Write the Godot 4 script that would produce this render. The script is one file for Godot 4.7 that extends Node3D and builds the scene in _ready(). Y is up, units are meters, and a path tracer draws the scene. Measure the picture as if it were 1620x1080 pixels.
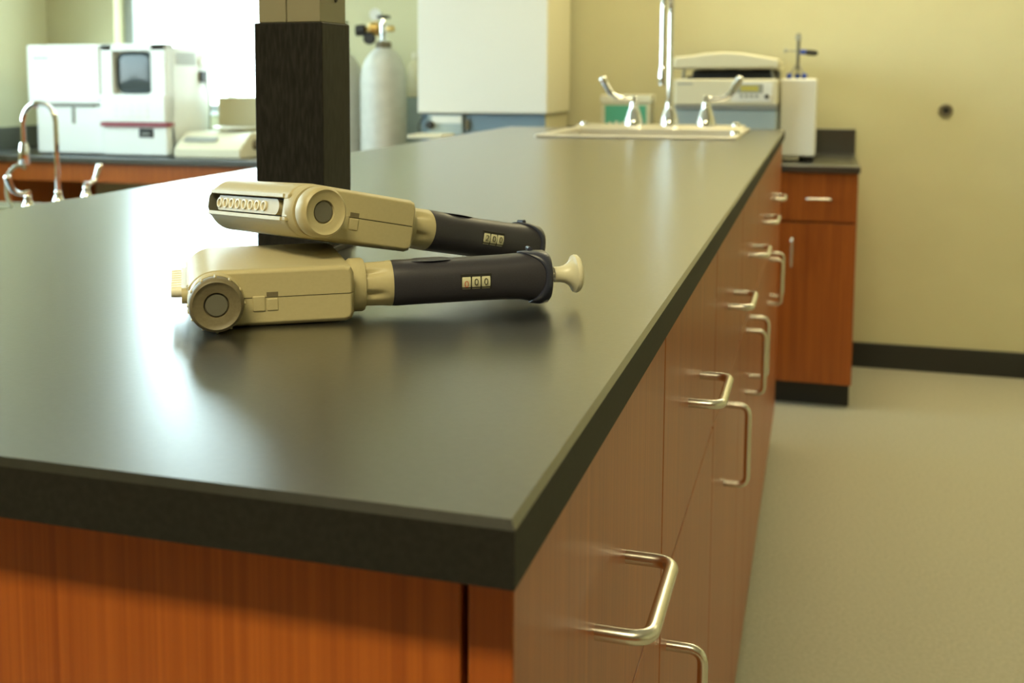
extends Node3D
# A teaching-laboratory island bench with two multichannel pipettes lying on it.

const EYE := Vector3(0.0, 1.069, 0.0)
const TOP := 0.914            # island worktop height
var M := {}
var used := {}

func _ready() -> void:
	# ---------------------------------------------------------------- camera
	var cam := Camera3D.new()
	cam.name = "camera"
	add_child(cam)
	var at := CameraAttributesPhysical.new()
	at.frustum_near = 0.05
	at.frustum_far = 100.0
	at.frustum_focal_length = 24.0
	at.exposure_aperture = 24.0 / 3.7
	at.frustum_focus_distance = 0.76
	cam.attributes = at
	cam.near = 0.05
	cam.far = 100.0
	cam.transform = Transform3D(Basis(Vector3(0.945414, -0.002668, -0.32586), Vector3(-0.030556, 0.994835, -0.096798), Vector3(0.324435, 0.101472, 0.94045)), EYE)
	cam.set_frustum(2.0 * 0.290984 * 0.05, Vector2(0.081642, -0.124124) * 0.05, 0.05, 100.0)
	cam.current = true
	# ---------------------------------------------------------------- sky and exposure
	var we := WorldEnvironment.new()
	we.name = "environment"
	var e := Environment.new()
	e.background_mode = Environment.BG_SKY
	var sky := Sky.new()
	var sm := ProceduralSkyMaterial.new()
	sm.sky_top_color = Color(0.82, 0.955, 0.985)
	sm.sky_horizon_color = Color(0.89, 0.985, 0.99)
	sm.ground_bottom_color = Color(0.62, 0.68, 0.66)
	sm.ground_horizon_color = Color(0.86, 0.93, 0.92)
	sky.sky_material = sm
	e.sky = sky
	e.background_energy_multiplier = 8.5
	e.tonemap_mode = Environment.TONE_MAPPER_LINEAR
	e.tonemap_exposure = 1.47
	e.sdfgi_enabled = true
	e.ssao_enabled = true
	e.ssil_enabled = true
	we.environment = e
	add_child(we)
	# ---------------------------------------------------------------- ceiling fixtures (their light is in the builder)
	materials()
	var lamps := [[Vector3(-0.35, 2.75, 0.72), 4.0, "ceiling light behind the near end of the island bench"], [Vector3(0.15, 2.75, -3.75), 2.0, "ceiling light near the back wall over the far end of the island"], [Vector3(1.75, 2.75, -3.75), 0.45, "ceiling light in the back right corner of the room"], [Vector3(-1.2, 2.75, -2.6), 0.3, "ceiling light over the left side of the island"]]
	for l in lamps:
		ceiling_light(l[0], l[1], l[2])
	build_room()
	build_island()
	build_pipettes()
	build_back_right()
	build_middle()
	build_back_left()
	build_left_sink()
	build_behind()

# ==================================================================== naming
func numbered(n: String) -> String:
	if not used.has(n):
		used[n] = 0
		return n
	used[n] += 1
	return "%s_%03d" % [n, used[n]]

func thing(called: String, label: String, category: String, pos := Vector3.ZERO, group := "") -> Node3D:
	var o := Node3D.new()
	o.name = numbered(called)
	add_child(o)
	o.position = pos
	o.set_meta("label", label)
	o.set_meta("category", category)
	if group:
		o.set_meta("group", group)
	return o

func part(parent: Node, called: String, st: SurfaceTool, mat: Material, pos := Vector3.ZERO, label := "") -> MeshInstance3D:
	var m := MeshInstance3D.new()
	m.name = called
	m.mesh = st.commit()
	m.material_override = mat
	m.position = pos
	m.cast_shadow = GeometryInstance3D.SHADOW_CASTING_SETTING_ON
	parent.add_child(m, true)
	if label:
		m.set_meta("label", label)
	return m

func structure(called: String, st: SurfaceTool, mat: Material) -> MeshInstance3D:
	var m := part(self, called, st, mat)
	m.set_meta("kind", "structure")
	return m

# ==================================================================== geometry
func mesh() -> SurfaceTool:
	var st := SurfaceTool.new()
	st.begin(Mesh.PRIMITIVE_TRIANGLES)
	return st

func tri(st: SurfaceTool, a: Vector3, b: Vector3, c: Vector3, na: Vector3, nb: Vector3, nc: Vector3) -> void:
	var n := (b - a).cross(c - a)
	if n.length_squared() < 1e-22:
		return
	if n.dot(na + nb + nc) > 0.0:   # counter-clockwise seen from outside: Godot wants clockwise
		st.set_normal(na); st.add_vertex(a)
		st.set_normal(nc); st.add_vertex(c)
		st.set_normal(nb); st.add_vertex(b)
	else:
		st.set_normal(na); st.add_vertex(a)
		st.set_normal(nb); st.add_vertex(b)
		st.set_normal(nc); st.add_vertex(c)

func quad(st: SurfaceTool, p: Array, n: Array) -> void:
	tri(st, p[0], p[1], p[2], n[0], n[1], n[2])
	tri(st, p[0], p[2], p[3], n[0], n[2], n[3])

func flat(st: SurfaceTool, a: Vector3, b: Vector3, c: Vector3, d: Vector3, n: Vector3) -> void:
	quad(st, [a, b, c, d], [n, n, n, n])

# a box from lo to hi with rounded edges of radius r
func rbox(st: SurfaceTool, lo: Vector3, hi: Vector3, r := 0.003) -> SurfaceTool:
	var mid := (lo + hi) * 0.5
	var h := (hi - lo) * 0.5
	r = minf(r, minf(h.x, minf(h.y, h.z)) * 0.98)
	for axis in 3:
		var u := (axis + 1) % 3
		var v := (axis + 2) % 3
		var cu := [-h[u], -h[u] + r, h[u] - r, h[u]]
		var cv := [-h[v], -h[v] + r, h[v] - r, h[v]]
		for side in [-1.0, 1.0]:
			var P := []
			var N := []
			for i in 4:
				for j in 4:
					var q := Vector3.ZERO
					q[axis] = side * h[axis]
					q[u] = cu[i]
					q[v] = cv[j]
					var inner := q.clamp(-(h - Vector3(r, r, r)), h - Vector3(r, r, r))
					var n := (q - inner).normalized()
					P.append(mid + inner + n * r)
					N.append(n)
			for i in 3:
				for j in 3:
					var k := i * 4 + j
					quad(st, [P[k], P[k + 4], P[k + 5], P[k + 1]], [N[k], N[k + 4], N[k + 5], N[k + 1]])
	return st

func box(lo: Vector3, hi: Vector3, r := 0.003) -> SurfaceTool:
	return rbox(mesh(), lo, hi, r)

# closed rings of equal length joined into a skin; a repeated ring makes a crease
func skin(st: SurfaceTool, rings: Array, cap0 := true, cap1 := true) -> SurfaceTool:
	var nr := rings.size()
	var m: int = rings[0].size()
	var cen := []
	for r in rings:
		var c := Vector3.ZERO
		for p in r:
			c += p
		cen.append(c / m)
	var N := []
	for i in nr:
		var row := []
		for j in m:
			var p: Vector3 = rings[i][j]
			var d := Vector3.ZERO
			if i > 0 and rings[i - 1][j].distance_to(p) > 1e-7:
				d += (p - rings[i - 1][j]).normalized()
			if i < nr - 1 and rings[i + 1][j].distance_to(p) > 1e-7:
				d += (rings[i + 1][j] - p).normalized()
			var t: Vector3 = rings[i][(j + 1) % m] - rings[i][(j + m - 1) % m]
			var n := d.cross(t)
			if n.length() < 1e-12:
				n = p - cen[i]
			n = n.normalized()
			row.append(n)
		N.append(row)
	# one sign for the whole skin: outward is away from the ring centres on balance
	var bal := 0.0
	for i in nr:
		for j in m:
			bal += N[i][j].dot((rings[i][j] - cen[i]))
	if bal < 0.0:
		for i in nr:
			for j in m:
				N[i][j] = -N[i][j]
	for i in nr - 1:
		for j in m:
			var k := (j + 1) % m
			quad(st, [rings[i][j], rings[i][k], rings[i + 1][k], rings[i + 1][j]], [N[i][j], N[i][k], N[i + 1][k], N[i + 1][j]])
	for end in [0, 1]:
		if (end == 0 and not cap0) or (end == 1 and not cap1):
			continue
		var i: int = 0 if end == 0 else nr - 1
		var other: int = mini(1, nr - 1) if end == 0 else maxi(nr - 2, 0)
		var r: Array = rings[i]
		var n := Vector3.ZERO
		for j in m:
			n += (r[j] - cen[i]).cross(r[(j + 1) % m] - cen[i])
		n = n.normalized()
		var far: Vector3 = cen[nr - 1] if end == 0 else cen[0]
		if n.dot(cen[i] - far) < 0.0:
			n = -n
		for j in m:
			tri(st, cen[i], r[j], r[(j + 1) % m], n, n, n)
	return st

# profile points (radius, height) turned round an axis through o
func lathe(st: SurfaceTool, prof: Array, seg := 24, o := Vector3.ZERO, axis := Vector3.UP, cap0 := true, cap1 := true, lobes := 0, depth := 0.0) -> SurfaceTool:
	var pts := []
	for i in prof.size():
		pts.append(prof[i])
		if i > 0 and i < prof.size() - 1:
			var a: Vector2 = (prof[i] - prof[i - 1]).normalized()
			var b: Vector2 = (prof[i + 1] - prof[i]).normalized()
			if a.dot(b) < 0.8:
				pts.append(prof[i])
	var x := axis.cross(Vector3.RIGHT if absf(axis.x) < 0.7 else Vector3.UP).normalized()
	var z := axis.cross(x).normalized()
	var rings := []
	for p in pts:
		var ring := []
		for j in seg:
			var t := TAU * j / seg
			var rr: float = p.x
			if lobes > 0:
				rr -= depth * maxf(0.0, cos(t * lobes))
			ring.append(o + axis * p.y + (x * cos(t) + z * sin(t)) * rr)
		rings.append(ring)
	return skin(st, rings, cap0, cap1)

func tube(st: SurfaceTool, path: Array, r, seg := 12, flatten := 1.0) -> SurfaceTool:
	var rings := []
	var up := Vector3.UP
	for i in path.size():
		var d: Vector3 = (path[mini(i + 1, path.size() - 1)] - path[maxi(i - 1, 0)]).normalized()
		if i == 0 and absf(d.dot(up)) > 0.9:
			up = Vector3.BACK
		var x := d.cross(up).normalized()
		var y := x.cross(d).normalized()
		up = y
		var rr: float = r[i] if r is Array else r
		var ring := []
		for j in seg:
			var t := TAU * j / seg
			ring.append(path[i] + (x * cos(t) + y * sin(t) * flatten) * rr)
		rings.append(ring)
	return skin(st, rings)

# corner-rounded path through points
func rounded(pts: Array, rad: float, steps := 5) -> Array:
	var out := [pts[0]]
	for i in range(1, pts.size() - 1):
		var p: Vector3 = pts[i]
		var a: Vector3 = p + (pts[i - 1] - p).normalized() * rad
		var b: Vector3 = p + (pts[i + 1] - p).normalized() * rad
		for k in steps + 1:
			var t := float(k) / steps
			out.append(a.lerp(p, t).lerp(p.lerp(b, t), t))
	out.append(pts[-1])
	return out

# smooth path through points
func spline(pts: Array, steps := 6) -> Array:
	var out := []
	for i in pts.size() - 1:
		var p0: Vector3 = pts[maxi(i - 1, 0)]
		var p3: Vector3 = pts[mini(i + 2, pts.size() - 1)]
		for k in steps:
			out.append(pts[i].cubic_interpolate(pts[i + 1], p0, p3, float(k) / steps))
	out.append(pts[-1])
	return out

# polygon (x, y) extruded from z0 to z1, its end edges rounded by b
func extrude(st: SurfaceTool, poly: Array, z0: float, z1: float, b := 0.002, seam := 0.0) -> SurfaceTool:
	var n := poly.size()
	var area := 0.0
	for i in n:
		area += poly[i].cross(poly[(i + 1) % n])
	if area < 0:
		poly = poly.duplicate()
		poly.reverse()
	var en := []
	for i in n:
		var d: Vector2 = (poly[(i + 1) % n] - poly[i]).normalized()
		en.append(Vector2(d.y, -d.x))
	var inset := []
	for i in n:
		var a: Vector2 = en[(i + n - 1) % n]
		var c: Vector2 = en[i]
		var m := (a + c).normalized()
		var short := minf(poly[i].distance_to(poly[(i + 1) % n]), poly[i].distance_to(poly[(i + n - 1) % n]))
		var bi := minf(b, short * (0.9 if short > 0.0025 else 0.35))
		var q: Vector2 = poly[i] - m * (bi / maxf(0.35, m.dot(c)))
		if absf(poly[i].y) < seam:     # a joint edge stays straight
			q.y = poly[i].y
		inset.append(q)
	for i in n:
		var j := (i + 1) % n
		var na: Vector2 = en[i]
		var nb: Vector2 = en[i]
		if en[(i + n - 1) % n].dot(en[i]) > 0.75:
			na = (en[(i + n - 1) % n] + en[i]).normalized()
		if en[j].dot(en[i]) > 0.75:
			nb = (en[j] + en[i]).normalized()
		var A := Vector3(na.x, na.y, 0)
		var B := Vector3(nb.x, nb.y, 0)
		var p: Vector2 = poly[i]
		var q: Vector2 = poly[j]
		var pi: Vector2 = inset[i]
		var qi: Vector2 = inset[j]
		quad(st, [Vector3(p.x, p.y, z0 + b), Vector3(q.x, q.y, z0 + b), Vector3(q.x, q.y, z1 - b), Vector3(p.x, p.y, z1 - b)], [A, B, B, A])
		quad(st, [Vector3(p.x, p.y, z1 - b), Vector3(q.x, q.y, z1 - b), Vector3(qi.x, qi.y, z1), Vector3(pi.x, pi.y, z1)], [A, B, Vector3.BACK, Vector3.BACK])
		quad(st, [Vector3(p.x, p.y, z0 + b), Vector3(q.x, q.y, z0 + b), Vector3(qi.x, qi.y, z0), Vector3(pi.x, pi.y, z0)], [A, B, Vector3.FORWARD, Vector3.FORWARD])
	var idx := Geometry2D.triangulate_polygon(PackedVector2Array(inset))
	if idx.is_empty():
		idx = Geometry2D.triangulate_polygon(PackedVector2Array(poly))
	for k in range(0, idx.size(), 3):
		var a: Vector2 = inset[idx[k]]
		var c: Vector2 = inset[idx[k + 1]]
		var d: Vector2 = inset[idx[k + 2]]
		tri(st, Vector3(a.x, a.y, z1), Vector3(c.x, c.y, z1), Vector3(d.x, d.y, z1), Vector3.BACK, Vector3.BACK, Vector3.BACK)
		tri(st, Vector3(a.x, a.y, z0), Vector3(c.x, c.y, z0), Vector3(d.x, d.y, z0), Vector3.FORWARD, Vector3.FORWARD, Vector3.FORWARD)
	return st

# ==================================================================== materials
func lin(r: float, g: float, b: float) -> Color:
	return Color(r, g, b).linear_to_srgb()

func mat(c: Color, rough := 0.5, metal := 0.0, spec := 0.5) -> StandardMaterial3D:
	var m := StandardMaterial3D.new()
	m.albedo_color = c
	m.roughness = rough
	m.metallic = metal
	m.metallic_specular = spec
	return m

func noise_tex(freq: float, lo: Color, hi: Color, octaves := 4, sd := 1, size := 512) -> NoiseTexture2D:
	var n := FastNoiseLite.new()
	n.seed = sd
	n.frequency = freq
	n.fractal_octaves = octaves
	var t := NoiseTexture2D.new()
	t.width = size
	t.height = size
	t.seamless = true
	t.noise = n
	var g := Gradient.new()
	g.set_color(0, lo)
	g.set_color(1, hi)
	t.color_ramp = g
	return t

func noisy(base: Color, amount: float, freq: float, scale: Vector3, rough: float, sd := 1, spec := 0.5) -> StandardMaterial3D:
	var m := mat(Color.WHITE, rough, 0.0, spec)
	m.albedo_texture = noise_tex(freq, base.darkened(amount), base.lightened(amount * 0.6), 4, sd)
	m.uv1_triplanar = true
	m.uv1_world_triplanar = true
	m.uv1_scale = scale
	return m

func wood_tex(sd: int) -> ImageTexture:
	var n := FastNoiseLite.new()
	n.seed = sd
	n.frequency = 0.02
	n.fractal_octaves = 3
	var im := Image.create(512, 512, false, Image.FORMAT_RGB8)
	var dark := lin(0.26, 0.056, 0.007)
	var light := lin(0.45, 0.122, 0.016)
	for y in 512:
		for x in 512:
			var a := TAU * x / 512.0
			var b := TAU * y / 512.0
			var wav := n.get_noise_3d(cos(b) * 40.0, sin(b) * 40.0, 7.0) * 8.0
			var f := n.get_noise_3d(cos(a) * 700.0 + wav, sin(a) * 700.0, cos(b) * 14.0)
			var g := n.get_noise_3d(cos(a) * 2600.0, sin(a) * 2600.0, sin(b) * 70.0)
			var c := n.get_noise_3d(cos(a) * 120.0, sin(a) * 120.0 + wav, sin(b) * 25.0)
			var t := clampf(0.5 + f * 0.45 + g * 0.35 + c * 0.4, 0.0, 1.0)
			im.set_pixel(x, y, dark.lerp(light, t))
	return ImageTexture.create_from_image(im)

func materials() -> void:
	var wt := wood_tex(5)
	for k in 3:
		var w := mat(Color.WHITE, 0.34, 0.0, 0.5)
		w.albedo_texture = wt
		w.uv1_triplanar = true
		w.uv1_world_triplanar = true
		w.uv1_triplanar_sharpness = 8.0
		w.uv1_scale = Vector3(2.2, 0.9, 2.2)
		w.uv1_offset = Vector3(0.31, 0.17, 0.43) * k
		M["wood%d" % k] = w
	M.epoxy = noisy(lin(0.009, 0.0095, 0.008), 0.12, 0.05, Vector3(6, 6, 6), 0.29, 3, 0.9)
	M.epoxy.clearcoat_enabled = true
	M.epoxy.clearcoat = 1.0
	M.epoxy.clearcoat_roughness = 0.27
	var nt := NoiseTexture2D.new()
	var fn := FastNoiseLite.new()
	fn.seed = 4
	fn.frequency = 0.09
	nt.noise = fn
	nt.seamless = true
	nt.as_normal_map = true
	nt.bump_strength = 1.2
	M.epoxy.normal_enabled = true
	M.epoxy.normal_texture = nt
	M.epoxy.normal_scale = 0.06
	M.epoxy_edge = noisy(lin(0.0105, 0.011, 0.009), 0.08, 0.05, Vector3(8, 8, 8), 0.62, 6, 0.35)
	M.wall = noisy(lin(0.63, 0.60, 0.385), 0.02, 0.01, Vector3(0.7, 0.7, 0.7), 0.75, 8, 0.4)
	M.ceiling = mat(lin(0.78, 0.78, 0.72), 0.9)
	M.floor = noisy(lin(0.44, 0.42, 0.32), 0.1, 0.06, Vector3(3, 3, 3), 0.5, 11, 0.4)
	M.rubber = mat(lin(0.018, 0.018, 0.017), 0.55)
	M.dark = mat(lin(0.02, 0.019, 0.018), 0.6)
	M.steel = mat(lin(0.72, 0.69, 0.62), 0.27, 1.0)
	M.chrome = mat(lin(0.86, 0.87, 0.88), 0.06, 1.0)
	M.sink = mat(lin(0.80, 0.77, 0.70), 0.42, 1.0)
	M.brass = mat(lin(0.72, 0.5, 0.18), 0.3, 1.0)
	M.white = mat(lin(0.80, 0.80, 0.74), 0.45)
	M.cool_white = mat(lin(0.80, 0.82, 0.78), 0.4)
	M.cream = mat(lin(0.72, 0.68, 0.5), 0.45)
	M.beige = mat(lin(0.62, 0.57, 0.36), 0.5)
	M.grey = mat(lin(0.32, 0.33, 0.30), 0.5)
	M.grey_green = mat(lin(0.27, 0.32, 0.27), 0.5)
	M.grey_blue = mat(lin(0.36, 0.44, 0.46), 0.45)
	M.blue_grey = mat(lin(0.20, 0.29, 0.36), 0.45)
	M.maroon = mat(lin(0.30, 0.05, 0.07), 0.5)
	M.screen = mat(lin(0.05, 0.065, 0.07), 0.08)
	M.lcd = mat(lin(0.52, 0.46, 0.10), 0.3)
	M.green = mat(lin(0.08, 0.36, 0.22), 0.5)
	M.blue = mat(lin(0.03, 0.07, 0.38), 0.4)
	M.cylinder = noisy(lin(0.60, 0.60, 0.54), 0.07, 0.02, Vector3(2, 2, 2), 0.45, 21)
	M.post_cover = noisy(lin(0.013, 0.012, 0.0105), 0.15, 0.04, Vector3(12, 2, 12), 0.5, 17, 0.3)
	M.post = mat(lin(0.27, 0.25, 0.17), 0.5)
	M.shell = noisy(lin(0.51, 0.44, 0.25), 0.03, 0.03, Vector3(20, 20, 20), 0.42, 31)
	M.shell_pale = noisy(lin(0.56, 0.51, 0.33), 0.05, 0.03, Vector3(20, 20, 20), 0.42, 33)
	M.dial = noisy(lin(0.165, 0.135, 0.075), 0.08, 0.03, Vector3(25, 25, 25), 0.5, 32)
	M.cap = mat(lin(0.135, 0.13, 0.10), 0.5)
	M.nozzle = mat(lin(0.84, 0.81, 0.68), 0.35)
	M.handle = noisy(lin(0.028, 0.026, 0.038), 0.1, 0.05, Vector3(40, 40, 40), 0.42, 41)
	M.handle_end = mat(lin(0.030, 0.034, 0.060), 0.36)
	M.button = mat(lin(0.72, 0.68, 0.5), 0.35)
	M.digit_drum = mat(lin(0.62, 0.6, 0.42), 0.5)
	M.ink = mat(lin(0.03, 0.03, 0.02), 0.6)
	M.red_ink = mat(lin(0.5, 0.12, 0.06), 0.6)
	M.tubing = mat(lin(0.42, 0.46, 0.34), 0.35)
	var g := mat(Color(1, 1, 1, 0.06), 0.02)
	g.transparency = BaseMaterial3D.TRANSPARENCY_ALPHA
	M.glass = g
	var glow := mat(Color(1, 1, 1), 0.6)
	glow.emission_enabled = true
	glow.emission = Color(1.0, 0.955, 0.80)
	glow.emission_energy_multiplier = 3.0
	M.glow = glow

# ==================================================================== room
func ceiling_light(p: Vector3, energy: float, label: String) -> void:
	var t := thing("ceiling_light", label, "light", p)
	part(t, "housing", box(Vector3(-0.62, -0.06, -0.16), Vector3(0.62, 0.0, 0.16), 0.004), M.white)
	part(t, "diffuser", box(Vector3(-0.59, -0.072, -0.135), Vector3(0.59, -0.06, 0.135), 0.004), M.glow)
	var a := AreaLight3D.new()
	a.name = "lamp"
	a.area_size = Vector2(1.16, 0.26)
	a.light_color = Color(1.0, 0.94, 0.73)
	a.light_energy = energy
	a.area_range = 12.0
	a.area_attenuation = 2.0
	a.shadow_enabled = true
	a.rotation_degrees = Vector3(-90, 0, 0)
	a.position = Vector3(0, -0.076, 0)
	t.add_child(a)

func build_room() -> void:
	structure("floor", box(Vector3(-3.6, -0.12, -4.85), Vector3(2.6, 0.0, 6.3), 0.001), M.floor)
	structure("ceiling", box(Vector3(-3.6, 2.75, -4.85), Vector3(2.6, 2.87, 6.3), 0.001), M.ceiling)
	# back wall with the window opening
	var wx0 := -2.985
	var wx1 := -2.06
	var wy0 := 0.90
	var wy1 := 2.25
	var st := mesh()
	rbox(st, Vector3(-3.6, 0, -4.74), Vector3(wx0, 2.75, -4.54), 0.001)
	rbox(st, Vector3(wx1, 0, -4.74), Vector3(2.6, 2.75, -4.54), 0.001)
	rbox(st, Vector3(wx0, 0, -4.74), Vector3(wx1, wy0, -4.54), 0.001)
	rbox(st, Vector3(wx0, wy1, -4.74), Vector3(wx1, 2.75, -4.54), 0.001)
	structure("wall_back", st, M.wall)
	# left wall with a second window that lights the far left corner from outside the frame
	st = mesh()
	var vz0 := -3.75
	var vz1 := -0.6
	rbox(st, Vector3(-3.54, 0, -4.54), Vector3(-3.34, 2.75, vz0), 0.001)
	rbox(st, Vector3(-3.54, 0, vz1), Vector3(-3.34, 2.75, 6.1), 0.001)
	rbox(st, Vector3(-3.54, 0, vz0), Vector3(-3.34, 0.95, vz1), 0.001)
	rbox(st, Vector3(-3.54, wy1, vz0), Vector3(-3.34, 2.75, vz1), 0.001)
	structure("wall_left", st, M.wall)
	structure("wall_right", box(Vector3(2.3, 0, -4.54), Vector3(2.5, 2.75, 6.1), 0.001), M.wall)
	structure("wall_front", box(Vector3(-3.6, 0, 6.0), Vector3(2.6, 2.75, 6.2), 0.001), M.wall)
	var bb := structure("baseboard_back", box(Vector3(0.11, 0.0, -4.54), Vector3(2.3, 0.092, -4.53), 0.003), M.rubber)
	bb.set_meta("label", "black rubber baseboard along the back wall")
	window("window_1", Vector3(wx0, wy0, -4.66), Vector3(wx1, wy1, -4.62), true)
	window("window_2", Vector3(-3.46, 0.95, vz0), Vector3(-3.42, wy1, vz1), false)
	# plugged hole in the wall
	var g := thing("wall_grommet", "small dark round grommet on the bare back wall", "grommet", Vector3(0.415, 0.943, -4.54))
	part(g, "ring", lathe(mesh(), [Vector2(0.024, 0.0), Vector2(0.024, 0.004), Vector2(0.019, 0.007), Vector2(0.013, 0.006), Vector2(0.012, 0.001)], 20, Vector3.ZERO, Vector3.BACK, true, true), mat(lin(0.16, 0.14, 0.09), 0.5))
	part(g, "plug", lathe(mesh(), [Vector2(0.012, 0.001), Vector2(0.011, 0.0045), Vector2(0.002, 0.005)], 16, Vector3(0.002, 0, 0), Vector3.BACK), M.dark)

func window(called: String, lo: Vector3, hi: Vector3, along_x: bool) -> void:
	var f := 0.045
	var st := mesh()
	if along_x:
		rbox(st, lo, Vector3(lo.x + f, hi.y, hi.z), 0.003)
		rbox(st, Vector3(hi.x - f, lo.y, lo.z), hi, 0.003)
		rbox(st, lo, Vector3(hi.x, lo.y + f, hi.z), 0.003)
		rbox(st, Vector3(lo.x, hi.y - f, lo.z), hi, 0.003)
	else:
		rbox(st, lo, Vector3(hi.x, hi.y, lo.z + f), 0.003)
		rbox(st, Vector3(lo.x, lo.y, hi.z - f), hi, 0.003)
		rbox(st, lo, Vector3(hi.x, lo.y + f, hi.z), 0.003)
		rbox(st, Vector3(lo.x, hi.y - f, lo.z), hi, 0.003)
	var fm := mat(lin(0.33, 0.35, 0.33), 0.5)
	var w := structure(called, st, fm)
	var c := (lo + hi) * 0.5
	if along_x:
		part(w, "mullion", box(Vector3(-2.47, lo.y + f, lo.z), Vector3(-2.445, hi.y - f, hi.z), 0.002), M.cool_white)
		part(w, "pane", box(Vector3(lo.x + f, lo.y + f, c.z - 0.003), Vector3(-2.47, hi.y - f, c.z + 0.003), 0.001), M.glass)
		part(w, "pane", box(Vector3(-2.445, lo.y + f, c.z - 0.003), Vector3(hi.x - f, hi.y - f, c.z + 0.003), 0.001), M.glass)
		part(w, "sill", box(Vector3(lo.x, lo.y, hi.z), Vector3(hi.x, lo.y + 0.015, -4.53), 0.003), M.cool_white)
	else:
		part(w, "pane", box(Vector3(c.x - 0.003, lo.y + f, lo.z + f), Vector3(c.x + 0.003, hi.y - f, hi.z - f), 0.001), M.glass)

# ==================================================================== the island
func s5(y: float, z: float) -> Vector2:      # measured at x = -0.098; the fronts stand at -0.103
	return Vector2(EYE.y + 1.05 * (y - EYE.y), 1.05 * z)

func pull(parent: Node, pos: Vector3, along: Vector3, out: Vector3, mt: Material, length := 0.1016, proj := 0.028, r := 0.0042) -> void:
	var h := along * length * 0.5
	var path := rounded([pos - h - out * 0.001, pos - h + out * proj, pos + h + out * proj, pos + h - out * 0.001], 0.012, 6)
	var st := tube(mesh(), path, r, 12)
	part(parent, "handle", st, mt, Vector3.ZERO, "satin steel bow handle")

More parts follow.
